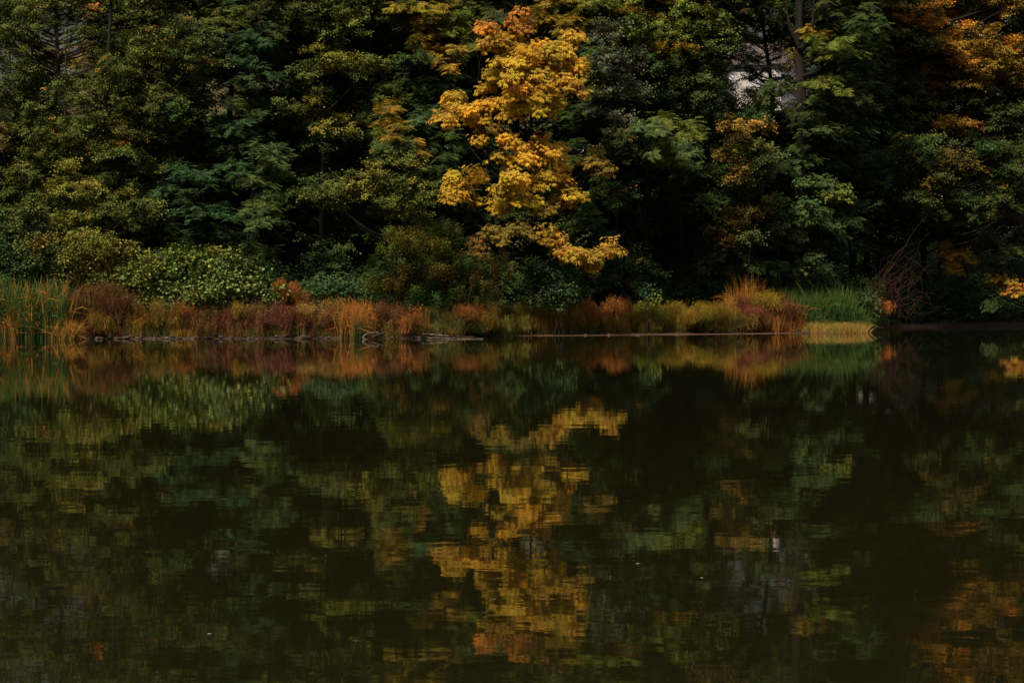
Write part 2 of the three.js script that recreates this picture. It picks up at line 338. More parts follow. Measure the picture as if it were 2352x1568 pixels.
/** a tree: its trunk from the ground to TOP, a limb to every bough, and the sprays of each bough */
function tree(o) {
  const { depth, kind = 'alder' } = o, bd0 = o.baseDepth ?? depth, m = depth / F, b0 = at(o.px, HORIZON, bd0), gy = ground(b0.x, bd0);
  const root = thing(o.name, o.label, o.category ?? 'tree', V(b0.x, gy - 0.05, -bd0), o.group);
  const rel = (v) => v.clone().sub(root.position);
  const top = at(o.top?.[0] ?? o.px, o.top?.[1] ?? -200, depth), stemPts = [V(b0.x, gy - 0.15, -bd0)];
  const via = (o.via ?? []).map(([x, y]) => at(x, y, depth));
  stemPts.push(...via, top);
  for (let i = stemPts.length - 1; i > 0; i--) { const a = stemPts[i - 1], b = stemPts[i], n = Math.max(1, Math.floor(a.distanceTo(b) / 2.2)); for (let k = n - 1; k > 0; k--) { const q = a.clone().lerp(b, k / n); stemPts.splice(i, 0, q.add(V(gauss() * 0.1, 0, gauss() * 0.1))); } }
  const R = o.r ?? 0.12, curve = new THREE.CatmullRomCurve3(stemPts), bk = BARK[o.bark ?? 'dark'];
  const limbs = [limb(stemPts.map(rel), R, R * 0.25, 8, stemPts.length * 4)], list = [], boughs = [...o.boughs];
  if (!o.noFill) for (const [px, py, w, h, col, dd = 0, dens = 1, size] of o.boughs) for (let k = 0; k < (o.fill ?? 1); k++) boughs.push([px + gauss() * w * 0.4, py + h * 0.2 + gauss() * h * 0.5, w * 0.8, h, k ? o.col : col, (dd || 0) + rr(0.2, 1.8), dens * 0.7, size]);
  if (o.above) {
    const [x0, x1, yt, n, col] = o.above;
    for (let i = 0; i < n; i++) boughs.push([rr(x0, x1), (o.aboveFrom ?? 0) + yt * Math.pow(rnd(), 1.7), rr(110, 200), rr(60, 110), Array.isArray(col) ? col[i % col.length] : col, rr(-0.4, 3.2), 0.75, 1.3]);
  }
  const lowest = Math.max(...o.boughs.map((q) => q[1]));
  for (let k = 0; k < (o.skirt ?? 0); k++) boughs.push([o.px + gauss() * 45, lowest - 60 + (690 - lowest) * (k + rnd()) / o.skirt, rr(100, 150), rr(60, 90), k % 2 ? 'green' : 'leafg', rr(-0.9, 0.1), 0.8, 1.1]);
  const yMin = stemPts[0].y, yMax = top.y;
  for (const [px, py, w, h, col = o.col, dd, dens = 1, size] of boughs) {
    const bd = depth + (dd ?? rr(-1.4, 0.6)), c = at(px, py, bd), bs = kind === 'maple' ? 0.82 : 1.08, rx = w / 2 * m * bs, ry = h / 2 * m * (bs + 0.12), rz = Math.max(0.45, Math.min(rx, 1.5) * 0.9);
    const u = clamp((c.y - yMin - 0.55 * Math.abs(c.x - b0.x) - 0.4) / (yMax - yMin), 0.12, 0.97), j = curve.getPointAt(u);
    const mid = j.clone().lerp(c, 0.5).add(V(gauss() * 0.1, -0.1 + 0.12 * j.distanceTo(c) * (c.y > j.y ? -0.6 : 0.6), gauss() * 0.1));
    const lr = clamp(R * 0.16 + 0.008 * j.distanceTo(c), 0.014, 0.07);
    limbs.push(limb([j, mid, c.clone().add(V(0, -ry * 0.4, 0))].map(rel), lr, 0.008, 5, 7));
    for (let i = 0; i < 3; i++) limbs.push(limb([mid.clone().lerp(c, 0.6), c.clone().add(V(gauss() * rx * 0.9, gauss() * ry * 0.8, gauss() * rz * 0.9))].map(rel), lr * 0.35, 0.004, 4, 3));
    const n = Math.round(w * h * (DENS[kind] ?? 1 / 150) * (o.dens ?? 1) * dens / ((size ?? o.size ?? 1) ** 1.4));
    sprayBough(list, c, rx, ry, rz, n, C[col] ?? col, { flat: o.flat, droop: o.droop, size: size ?? o.size, upright: o.upright, spark: o.spark, sparkCol: C[o.sparkCol], tight: kind === 'maple' });
  }
  for (const pts of o.bare ?? []) limbs.push(limb(pts.slice(0, -1).map(([x, y]) => rel(at(x, y, depth - 0.3))), pts.at(-1), 0.006, 5, 10));
  part('trunk', mergeGeometries(limbs), bk, root);
  if (list.length) crown(root, list, kind, MAT[o.mat ?? 'leaf']);
  return root;
}
/** a bush or herb clump: mounds [px, py, w, h, colour] of sprays over short stems */
function bush(o) {
  const { depth, kind } = o, m = depth / F, b0 = at(o.px, HORIZON, depth), gy = ground(b0.x, depth);
  const root = thing(o.name, o.label, o.category ?? 'bush', V(b0.x, gy - 0.02, -depth), o.group), list = [], stems = [];
  for (const [px, py, w, h, col = o.col, dd, dens = 1] of o.boughs) {
    const bd = depth + (dd ?? rr(-0.35, 0.35)), c = at(px, py, bd), rx = w / 2 * m, ry = h / 2 * m, rz = clamp(rx * 0.8, 0.3, 0.9), ly = ground(c.x, bd);
    for (let i = 0; i < 4; i++) { const e = c.clone().add(V(gauss() * rx * 0.7, ry * rr(-0.2, 0.5), gauss() * rz * 0.5)); const q = V(c.x + gauss() * rx * 0.5, ly - 0.05, c.z + gauss() * 0.2); stems.push(limb([q, q.clone().lerp(e, 0.5).add(V(gauss() * 0.05, 0.05, 0)), e].map((v) => v.sub(root.position)), 0.012, 0.004, 4, 4)); }
    sprayBough(list, c, rx, ry, rz, Math.round(w * h * DENS[kind] * (o.dens ?? 1) * dens / ((o.size ?? 1) ** 1.4)), C[col] ?? col, { upright: o.upright ?? true, droop: o.droop ?? 0.05, size: o.size, flat: o.flat ?? 0.8, spark: o.spark, sparkCol: C[o.sparkCol] });
  }
  for (const q of list) q.p.y = Math.max(q.p.y, ground(q.p.x, -q.p.z) + 0.18);
  part('stems', mergeGeometries(stems), BARK[o.bark ?? 'brown'], root);
  crown(root, list, kind, MAT[o.mat ?? 'leaf'], 'foliage');
  return root;
}
/** upright blades [px0, px1, height px, count, colour] over a stretch of bank */
function reeds(o) {
  const b0 = at(o.px, HORIZON, o.depth), root = thing(o.name, o.label, o.category, V(b0.x, ground(b0.x, o.depth), -o.depth), o.group), list = [];
  for (const [x0, x1, hpx, n, col, d0 = o.depth, d1 = o.depth + 0.9, lean = 0] of o.rows) for (let i = 0; i < n; i++) {
    const d = rr(d0, d1), p = at(rr(x0, x1), HORIZON, d);
    p.y = Math.max(-0.03, ground(p.x, d) - 0.02);
    const a = rr(0, 6.283), up = V(lean + 0.03 + gauss() * (o.spread ?? 0.11), 1, gauss() * 0.05).normalize(), dd = V(Math.cos(a), 0, Math.sin(a)); dd.addScaledVector(up, -dd.dot(up)).normalize();
    const k = rr(0.8, 1.2), cc = C[col];
    list.push({ p, d: dd, up, s: hpx * d / F * (o.kind === 'grass' ? rr(0.35, 1.15) : 0.62 + 0.5 * Math.pow(rnd(), 0.8)) / (o.kind === 'grass' ? 0.3 : 1), c: cc.map((x) => x * k) });
  }
  crown(root, list, o.kind ?? 'reed', MAT.leaf, 'blades');
  return root;
}
console.log('helpers ready');

// ---------------------------------------------------------------- trees of the wood's edge, left to right
seed = 1001;
tree({ name: 'forked_tree', label: 'olive tree with a bare forked grey trunk at the upper left', px: 140, depth: 71, via: [[142, 300], [134, 180]], top: [128, -260], r: 0.15, bark: 'grey', col: 'olive', dens: 0.75,
  above: [-120, 420, -330, 22, ['olive', 'olive', 'olive']],
  bare: [[[132, 120], [118, 90], [80, 70], [50, 40], 0.05], [[134, 130], [158, 95], [170, 60], [178, 10], 0.06], [[140, 330], [152, 230], [150, 120], [156, 40], 0.09]],
  boughs: [[50, 50, 130, 70], [205, 45, 150, 80], [275, 25, 140, 70], [330, 55, 130, 60], [35, 110, 110, 60], [235, 110, 150, 70], [300, 105, 110, 50, 'olivey'], [60, 180, 90, 50], [95, 25, 100, 50, 'olivey'], [-60, 90, 140, 130], [400, 30, 140, 80, 'sage'], [190, 170, 90, 50, 'olivey'], [210, 25, 40, 20, 'rust'], [-40, 10, 150, 80], [15, 20, 100, 50], [20, 80, 90, 50], [70, 70, 80, 50, 'olivey'], [50, 15, 90, 40], [110, 60, 60, 40], [100, 120, 70, 40, 'olivey']] });
tree({ name: 'leaning_sapling', label: 'thin dark leaning sapling at the left edge', px: 92, depth: 67, via: [[78, 330], [45, 230]], top: [-12, 120], r: 0.07, col: 'sage', dens: 0.6,
  bare: [[[70, 300], [85, 270], [100, 250], 0.02], [[50, 240], [20, 215], [0, 200], 0.02]],
  boughs: [[10, 190, 80, 60], [35, 260, 70, 50], [-40, 230, 110, 100], [5, 310, 60, 50, 'brown']] });
tree({ name: 'ochre_tree', label: 'blurred ochre brown tree behind the left edge', px: 10, depth: 80, top: [20, 60], r: 0.12, col: 'ochre', dens: 0.9,
  boughs: [[20, 320, 130, 120], [15, 410, 120, 110, 'brown'], [70, 220, 110, 90, 'mustard'], [100, 160, 90, 70, 'mustard'], [-80, 300, 160, 250], [180, 120, 120, 60, 'ochre'], [130, 240, 80, 60, 'mustard'], [30, 480, 100, 80, 'brown'], [10, 220, 80, 60, 'ochre']] });
tree({ name: 'alder_tree', label: 'large olive green tree with flat leafy layers at the left', px: 240, depth: 66, via: [[232, 380]], top: [260, -150], r: 0.14, col: 'olive', flat: 0.34, spark: 0.007, sparkCol: 'orange',
  above: [150, 560, -260, 12, ['olive', 'olive']],
  boughs: [[130, 335, 150, 70], [210, 245, 180, 80], [335, 260, 170, 70], [265, 335, 190, 70], [385, 205, 130, 60], [320, 190, 170, 60], [115, 265, 110, 55], [195, 385, 160, 65, 'olivey'], [295, 400, 150, 60], [95, 425, 120, 70], [365, 335, 120, 60, 'green'], [405, 130, 150, 65], [440, 70, 150, 75, 'sage'], [250, 165, 160, 55], [350, 130, 120, 50, 'olivey'], [60, 375, 100, 60], [310, 460, 130, 50, 'green'], [400, 270, 90, 50, 'green'], [-60, 440, 130, 140], [170, 300, 110, 50], [360, 80, 120, 50], [280, 290, 60, 22, 'mustard'], [275, 325, 40, 18, 'orange'], [150, 200, 110, 50], [80, 300, 100, 50], [240, 290, 130, 55, 'olivey'], [340, 400, 110, 60], [230, 430, 140, 50], [150, 400, 120, 50, 'olivey'], [30, 450, 110, 60], [420, 200, 90, 50], [300, 230, 130, 50], [380, 260, 100, 50], [460, 130, 100, 60], [340, 300, 120, 60], [390, 400, 70, 60, 'green'], [20, 540, 120, 60, 'green'], [320, 520, 110, 50, 'green'], [130, 545, 130, 50, 'olive']] });
tree({ name: 'young_alder', label: 'small yellow green tree above the leafy bushes at the left', px: 212, depth: 63.5, top: [215, 440], r: 0.06, bark: 'grey', col: 'olivey', flat: 0.34,
  boughs: [[235, 460, 140, 60], [175, 430, 110, 50], [280, 490, 120, 50, 'olive'], [115, 480, 120, 55, 'olive'], [205, 515, 140, 55], [55, 500, 110, 55, 'olive'], [330, 470, 90, 40, 'olive'], [-30, 500, 110, 70, 'green']] });
tree({ name: 'feathery_tree', label: 'tall blue green tree with drooping feathered leaves', px: 575, depth: 67.5, baseDepth: 70.0, skirt: 7, via: [[590, 260]], top: [600, -180], r: 0.15, bark: 'grey', kind: 'feather', col: 'blue', droop: 0.12,
  above: [430, 720, -330, 12, ['leafg', 'blue']],
  boughs: [[600, 90, 150, 65], [520, 55, 150, 70, 'olive'], [480, 150, 140, 65], [590, 155, 140, 60], [645, 210, 90, 50], [540, 225, 150, 60, 'bluel'], [450, 215, 110, 50, 'green'], [480, 285, 150, 55], [400, 300, 100, 50], [565, 295, 120, 55], [630, 140, 80, 40, 'olive'], [420, 350, 90, 50, 'leafg'], [640, 40, 120, 70, 'sage'], [520, 120, 100, 40, 'bluel']] });
tree({ name: 'feathery_sapling', label: 'pale green sapling of feathered leaves beside the dark hollow', px: 555, depth: 64.5, via: [[575, 480]], top: [600, 330], r: 0.07, kind: 'feather', col: 'blue', droop: 0.15, fill: 0,
  boughs: [[605, 345, 100, 45, 'bluel'], [635, 380, 70, 40, 'bluel'], [440, 405, 120, 55], [405, 450, 90, 50], [470, 465, 130, 55], [600, 435, 80, 50, 'bluel'], [585, 490, 110, 45, 'bluel'], [500, 520, 130, 50], [440, 555, 90, 40], [540, 395, 90, 50], [560, 545, 90, 40, 'leafg'], [620, 470, 60, 40, 'lime']] });
tree({ name: 'layered_tree', label: 'tree with bright yellow green layered boughs left of the hollow', px: 735, depth: 67, baseDepth: 69.5, skirt: 3, via: [[742, 350]], top: [745, -200], r: 0.13, col: 'olive', flat: 0.3,
  above: [620, 880, -320, 12, ['olive', 'olive']],
  boughs: [[720, 85, 130, 50], [800, 50, 120, 55], [700, 30, 100, 50, 'sage'], [765, 140, 140, 45, 'olivey'], [700, 252, 150, 50, 'olivey'], [775, 290, 140, 45, 'olivey'], [650, 235, 70, 35], [835, 150, 110, 50], [880, 205, 90, 40], [845, 262, 80, 40, 'sage'], [690, 165, 80, 35], [720, 215, 70, 30], [740, 320, 80, 26]] });
tree({ name: 'small_olive_tree', label: 'small olive tree on a thin stem below the yellow maple', px: 930, depth: 62.6, via: [[932, 560]], top: [925, 350], r: 0.045, bark: 'brown', col: 'olive', flat: 0.34,
  boughs: [[755, 440, 110, 42], [825, 425, 110, 45, 'olivey'], [900, 400, 110, 45, 'olivey'], [870, 455, 120, 45], [945, 440, 90, 55], [915, 368, 80, 36], [790, 412, 80, 32], [955, 490, 60, 40], [985, 430, 50, 40], [900, 480, 70, 30]] });
tree({ name: 'young_locust', label: 'narrow yellowing sapling left of the yellow maple', px: 912, depth: 64.5, top: [895, 240], r: 0.045, kind: 'feather', col: 'lime', droop: 0.3,
  boughs: [[893, 258, 70, 36, 'mustard'], [905, 300, 80, 50, 'mustard'], [900, 345, 90, 45, 'bluel'], [935, 335, 55, 32, 'mustard'], [880, 320, 60, 36, 'lime'], [960, 270, 60, 60, 'blue']] });
tree({ name: 'shaded_tree', label: 'dark green tree at the top between layered tree and yellow maple', px: 870, depth: 70, baseDepth: 72.5, skirt: 7, top: [880, -250], r: 0.16, col: 'sage', droop: 0.2,
  above: [780, 1000, -330, 12, ['leafg', 'olive']],
  boughs: [[870, 60, 140, 75], [850, 130, 120, 55], [935, 155, 90, 55, 'green'], [905, 15, 130, 60], [800, 190, 120, 60, 'leafg'], [920, 230, 100, 60, 'leafg'], [930, 90, 90, 50]] });
tree({ name: 'golden_locust', label: 'tall yellow olive tree just left of the yellow maple', px: 1020, depth: 68, baseDepth: 70.5, skirt: 7, top: [1015, -220], r: 0.12, kind: 'feather', col: 'mustard', droop: 0.35,
  above: [930, 1130, -300, 10, ['mustard', 'lime', 'olive']],
  boughs: [[1010, 30, 110, 55], [1005, 90, 110, 55], [1020, 140, 120, 55], [960, 75, 50, 65], [1065, 105, 80, 70, 'lime'], [1010, 190, 120, 55, 'green'], [1060, 40, 90, 55, 'lime'], [950, 130, 60, 50, 'green'], [1030, 60, 50, 60, 'gold'], [1000, 240, 100, 50, 'leafg']] });
tree({ name: 'yellow_maple', label: 'bright yellow maple standing alone before the dark wood', px: 1225, depth: 63.2, baseDepth: 66.8, via: [[1232, 560], [1222, 380]], top: [1215, 20], r: 0.085, kind: 'maple', col: 'yellow', mat: 'thin', flat: 0.45, droop: 0.3, noFill: true, dens: 1.35,
  bare: [[[1190, 90], [1182, 40], [1184, -15], 0.014], [[1215, 60], [1210, 20], [1206, -20], 0.014], [[1225, 60], [1236, 15], [1246, -20], 0.014], [[1125, 110], [1122, 60], [1118, 15], 0.012], [[1098, 190], [1100, 140], [1088, 105], 0.012], [[1100, 150], [1106, 125], [1110, 100], 0.008], [[1240, 60], [1262, 30], [1275, 0], 0.01], [[1180, 60], [1164, 30], [1158, 5], 0.01]],
  boughs: [[1140, 85, 80, 80, 'gold'], [1190, 75, 80, 85, 'yellow'], [1200, 40, 60, 50, 'orange'], [1120, 60, 50, 36, 'orange'], [1275, 95, 90, 70], [1310, 100, 70, 60], [1150, 205, 130, 110], [1180, 175, 120, 60], [1130, 240, 100, 50], [1240, 205, 100, 50], [1200, 245, 110, 36], [1215, 120, 90, 60], [1190, 150, 130, 80], [1245, 175, 120, 70], [1215, 215, 140, 70], [1330, 155, 80, 60], [1290, 225, 80, 55], [1320, 190, 70, 40, 'gold'], [1040, 232, 60, 55], [1085, 262, 110, 50], [1020, 255, 60, 40, 'gold'], [1120, 285, 60, 26, 'mustard'], [1095, 318, 40, 22], 
    [1165, 315, 70, 55], [1245, 325, 60, 55], [1190, 365, 160, 42], [1265, 350, 70, 40], [1275, 390, 70, 60], [1240, 410, 100, 50], [1055, 410, 80, 55], [1090, 395, 50, 40], [1040, 440, 60, 28], [1180, 420, 110, 55], [1200, 450, 110, 45], [1130, 470, 90, 32], [1300, 440, 80, 50], [1325, 455, 40, 28], [1250, 480, 60, 30, 'mustard'],
    [1280, 550, 90, 36, 'gold'], [1310, 575, 100, 36, 'gold'], [1370, 580, 80, 28, 'gold'], [1405, 562, 40, 28, 'gold'], [1250, 535, 60, 30, 'gold'], [1140, 530, 90, 36, 'mustard'], [1090, 560, 60, 50, 'ochre'], [1190, 520, 60, 28, 'mustard'], [1350, 600, 50, 24, 'gold'], [1370, 360, 60, 32, 'mustard'], [1385, 385, 50, 26, 'mustard']] });
tree({ name: 'golden_locust', label: 'yellow olive feathered tree at the top just right of the yellow maple', px: 1345, depth: 68.5, baseDepth: 71.0, skirt: 7, top: [1340, -220], r: 0.12, kind: 'feather', col: 'mustard', droop: 0.3,
  above: [1180, 1500, -320, 14, ['mustard', 'lime', 'olive', 'olive']],
  boughs: [[1290, 20, 110, 55], [1250, 15, 80, 50], [1385, 35, 120, 65, 'lime'], [1440, 45, 110, 55], [1340, 50, 70, 60, 'lime'], [1360, 100, 70, 50, 'lime'], [1470, 95, 80, 50, 'lime'], [1300, 60, 60, 40, 'mustard'], [1150, 15, 90, 60, 'sage']] });
tree({ name: 'grey_leaved_tree', label: 'grey green tree with pale leaf undersides beside the yellow maple', px: 1420, depth: 67, baseDepth: 69.5, skirt: 3, top: [1400, 30], r: 0.09, col: 'greyl', spark: 0.05, sparkCol: 'tan', flat: 0.6,
  boughs: [[1400, 80, 90, 60], [1385, 135, 90, 60], [1425, 195, 100, 60], [1375, 240, 80, 50], [1445, 145, 80, 60], [1405, 285, 90, 45], [1450, 240, 80, 50, 'sage'], [1360, 190, 60, 50, 'sage'], [1430, 340, 90, 50, 'leafg']] });
tree({ name: 'slender_locust', label: 'olive feathered tree with a dark straight stem at the top right of centre', px: 1485, depth: 68, baseDepth: 70.5, skirt: 3, via: [[1482, 200]], top: [1476, -200], r: 0.12, col: 'lime', droop: 0.2,
  above: [1450, 1650, -300, 9, ['lime', 'olive', 'mustard']],
  boughs: [[1505, 60, 110, 50], [1530, 110, 110, 40, 'mustard'], [1565, 40, 100, 55], [1495, 150, 90, 45, 'green'], [1595, 100, 80, 50, 'green'], [1540, 170, 100, 50, 'sage'], [1560, 220, 100, 50, 'leafg']] });
tree({ name: 'bright_green_tree', label: 'tree with two bright green drooping shelves right of the maple', px: 1570, depth: 66.0, baseDepth: 71, top: [1560, 250], r: 0.05, kind: 'feather', col: 'lime', droop: 0.45,
  boughs: [[1540, 282, 130, 45, 'lime'], [1495, 298, 90, 45, 'bluel'], [1595, 295, 70, 34, 'lime'], [1520, 366, 130, 30, 'lime'], [1565, 340, 110, 34, 'bluel'], [1475, 352, 80, 28, 'bluel'], [1590, 385, 60, 30, 'green'], [1440, 320, 60, 50, 'sage']] });
tree({ name: 'brown_tree', label: 'dark brown green tree left of the two dark trunks', px: 1645, depth: 69, baseDepth: 71.5, skirt: 3, top: [1640, -120], r: 0.13, col: 'sage', spark: 0.03, sparkCol: 'ochre',
  above: [1540, 1670, -300, 7, ['olive', 'brown']],
  bare: [[[1608, 150], [1600, 110], [1590, 50], 0.02], [[1608, 150], [1614, 130], [1618, 115], 0.012]],
  boughs: [[1645, 60, 110, 60, 'olive'], [1640, 140, 120, 70], [1600, 205, 110, 60], [1700, 215, 100, 50], [1625, 265, 100, 50, 'leafg'], [1730, 250, 90, 50, 'leafg']] });
tree({ name: 'rusty_tree', label: 'small tree with a rusty orange top right of the bright green shelves', px: 1725, depth: 66.6, baseDepth: 71.5, top: [1710, 270], r: 0.045, col: 'brown', spark: 0.06, sparkCol: 'ochre',
  boughs: [[1700, 283, 90, 26, 'ochre'], [1690, 305, 70, 30], [1720, 350, 120, 50, 'olive'], [1765, 385, 90, 50, 'sage'], [1690, 395, 90, 50], [1735, 420, 100, 44, 'sage'], [1660, 350, 60, 40]] });
tree({ name: 'dim_tree', label: 'dim olive sapling over the right reed bed', px: 1715, depth: 67.8, top: [1730, 460], r: 0.05, col: 'brown', spark: 0.06, sparkCol: 'olivey',
  boughs: [[1690, 500, 100, 40], [1660, 545, 70, 36], [1745, 475, 80, 40], [1725, 535, 60, 30, 'sage'], [1790, 510, 60, 40, 'leafg']] });
tree({ name: 'dark_green_tree', label: 'dark green tree in the shade below the two dark trunks', px: 1885, depth: 69, baseDepth: 74, top: [1880, 400], r: 0.09, col: 'green', flat: 0.5, kind: 'maple', droop: 0.3,
  boughs: [[1870, 420, 110, 40], [1925, 440, 80, 34, 'lime'], [1860, 478, 140, 50], [1800, 462, 90, 44], [1910, 515, 80, 36, 'leafg'], [1755, 600, 110, 40], [1740, 625, 80, 30], [1820, 540, 80, 40, 'leafg'], [1870, 600, 80, 30, 'leafg']] });
tree({ name: 'bare_dark_tree', label: 'thin almost bare dark tree before the white house', px: 1782, depth: 74, via: [[1772, 190], [1756, 80]], top: [1738, -160], r: 0.16, col: 'ochre', dens: 0.5,
  aboveFrom: -80, above: [1680, 1840, -200, 10, ['ochre', 'olive']],
  bare: [[[1758, 100], [1772, 60], [1790, 30], [1820, 15], 0.05], [[1766, 150], [1790, 120], [1812, 105], 0.03], [[1750, 50], [1725, 30], [1690, 10], 0.04], [[1748, 30], [1760, 0], [1768, -40], 0.05], [[1752, 70], [1720, 75], [1700, 60], 0.025], [[1760, 120], [1735, 95], [1715, 100], 0.02], [[1790, 120], [1800, 90], [1830, 80], 0.02], [[1725, 30], [1715, 60], [1695, 80], 0.02]],
  boughs: [[1690, 30, 70, 40, 'ochre'], [1800, 60, 60, 40, 'olive'], [1720, 5, 60, 30, 'ochre'], [1810, 150, 60, 50, 'mustard'], [1800, 190, 70, 40, 'olive'], [1715, 170, 60, 40, 'olive'], [1765, 210, 90, 30, 'sage'], [1700, 125, 70, 60, 'olive'], [1745, 150, 70, 40, 'olive'], [1780, 175, 80, 36, 'sage'], [1715, 95, 50, 40, 'ochre'], [1800, 105, 50, 40, 'ochre'], [1735, 60, 50, 40, 'ochre'], [1780, 30, 60, 40, 'olive']] });
tree({ name: 'thick_dark_tree', label: 'thick dark trunk with green boughs right of the bare tree', px: 1845, depth: 71, baseDepth: 73.5, skirt: 4, via: [[1842, 240], [1836, 90]], top: [1840, -250], r: 0.34, kind: 'feather', col: 'green', droop: 0.35,
  above: [1880, 2040, -330, 14, ['green', 'olive', 'leafg']],
  bare: [[[1838, 110], [1815, 60], [1806, 0], [1800, -60], 0.09], [[1842, 110], [1866, 60], [1870, 0], [1872, -60], 0.1], [[1866, 60], [1890, 30], [1905, 5], 0.04]],
  boughs: [[1920, 115, 130, 50, 'lime'], [1920, 190, 130, 45, 'lime'], [1975, 85, 100, 60], [2000, 40, 110, 60], [1960, 150, 90, 40], [1870, 78, 70, 36, 'mustard'], [1890, 235, 90, 34], [1780, 215, 80, 34], [1750, 245, 70, 34], [1920, 20, 90, 60, 'sage'], [1850, 250, 100, 40, 'sage'], [1900, 290, 130, 50, 'leafg'], [1980, 220, 80, 50, 'sage']] });
tree({ name: 'orange_tree', label: 'wide brown olive tree with an orange crown at the upper right', px: 2170, depth: 79.5, dens: 1.5, fill: 2, via: [[2160, 380]], top: [2150, -160], r: 0.15, col: 'sage', spark: 0.06, sparkCol: 'ochre', flat: 0.5,
  above: [2000, 2420, -280, 14, ['orange', 'brown', 'ochre']],
  bare: [[[2110, 160], [2120, 120], [2128, 90], 0.02], [[2330, 130], [2318, 150], [2305, 170], 0.02]],
  boughs: [[2050, 25, 150, 45, 'orange'], [2000, 40, 110, 45, 'ochre'], [2100, 50, 150, 45, 'orange'], [2230, 120, 90, 50, 'orange'], [2300, 150, 90, 50, 'ochre'], [2250, 200, 80, 40, 'mustard'], [2140, 25, 120, 55, 'orange'], [2195, 80, 110, 65, 'orange'], [2180, 125, 120, 50, 'orange'], [2110, 85, 150, 60, 'ochre'], [2030, 105, 120, 60, 'ochre'], [2065, 165, 150, 60], [2150, 160, 130, 60, 'ochre'], [2225, 170, 90, 50, 'ochre'], [2325, 100, 80, 60, 'orange'], [2275, 125, 90, 55, 'ochre'], [2335, 180, 70, 50, 'ochre'], [2265, 70, 60, 40, 'ochre'], [2005, 225, 110, 50], [2085, 240, 140, 55], [2155, 213, 40, 44, 'rust'], [2185, 272, 100, 26, 'orange'], [2160, 285, 50, 22, 'rust'], [2225, 285, 50, 20, 'rust'], [2250, 235, 110, 50], [2310, 265, 90, 50], [2050, 310, 120, 50, 'sage'], [2150, 330, 90, 50], [2240, 335, 110, 50], [2320, 355, 80, 50, 'sage'], [2080, 400, 60, 60], [2165, 385, 70, 40], [2300, 425, 90, 45, 'green'], [2070, 455, 60, 40], [2200, 440, 90, 40, 'sage'], [2430, 200, 160, 320], [2000, 300, 70, 40, 'sage'], [2345, 475, 60, 40, 'red'], [2040, 390, 130, 70, 'green', -5], [2140, 430, 140, 60, 'sage', -5.5], [2240, 470, 140, 60, 'green', -5], [2330, 440, 130, 70, 'sage', -5], [2090, 350, 140, 60, 'green', -6], [2200, 380, 150, 60, 'brown', -6], [2300, 360, 140, 60, 'green', -6]] });
tree({ name: 'overhanging_maple', label: 'orange and green boughs hanging over the dark cove at the right edge', px: 2395, depth: 76.5, top: [2370, 480], r: 0.12, kind: 'maple', col: 'green', flat: 0.45, droop: 0.35, mat: 'thin', noFill: true,
  boughs: [[2185, 570, 50, 34, 'orange'], [2190, 610, 60, 36, 'gold'], [2215, 590, 70, 30, 'gold'], [2255, 600, 110, 40, 'olive'], [2310, 580, 90, 45, 'olive'], [2300, 640, 90, 30, 'mustard'], [2340, 655, 60, 44, 'orange'], [2285, 685, 80, 34, 'green'], [2330, 620, 70, 40], [2225, 640, 60, 36, 'green'], [2345, 540, 70, 50, 'sage'], [2270, 545, 80, 36, 'sage'], [2420, 620, 110, 140, 'ochre'], [2345, 490, 40, 30, 'red']] });
{ // leafless red thicket leaning out over the cove
  const bare = [];
  seed = 55;
  for (let i = 0; i < 80; i++) {
    const x = rr(1985, 2090), y = rr(640, 735), a = rr(-0.6, 1.7), L = rr(25, 110), up = rr(-0.1, 1.1), w = () => rr(-12, 12);
    bare.push([[x, y], [x + L * 0.3 * Math.cos(a) + w(), y - L * 0.35 * up + w()], [x + L * 0.65 * Math.cos(a) + w(), y - L * 0.8 * up + w()], [x + L * Math.cos(a), y - L * up + rr(-10, 34)], rr(0.005, 0.014)]);
  }
  bare.push([[2010, 690], [2030, 640], [2068, 585], [2100, 530], [2128, 500], 0.022], [[2000, 660], [2040, 650], [2075, 690], 0.016], [[1990, 705], [2060, 690], [2120, 670], 0.025], [[2080, 590], [2110, 605], [2140, 640], 0.014]);
  tree({ name: 'bare_thicket', label: 'tangle of bare reddish branches leaning over the dark cove', category: 'thicket', px: 2010, depth: 72.5, top: [2040, 640], r: 0.05, bark: 'red', kind: 'weed', col: 'red', noFill: true, bare, boughs: [[1990, 700, 60, 24, 'red', -0.5, 0.7], [2030, 705, 50, 18, 'rust', -0.5, 0.4]] });
}
console.log('edge trees', S.n);

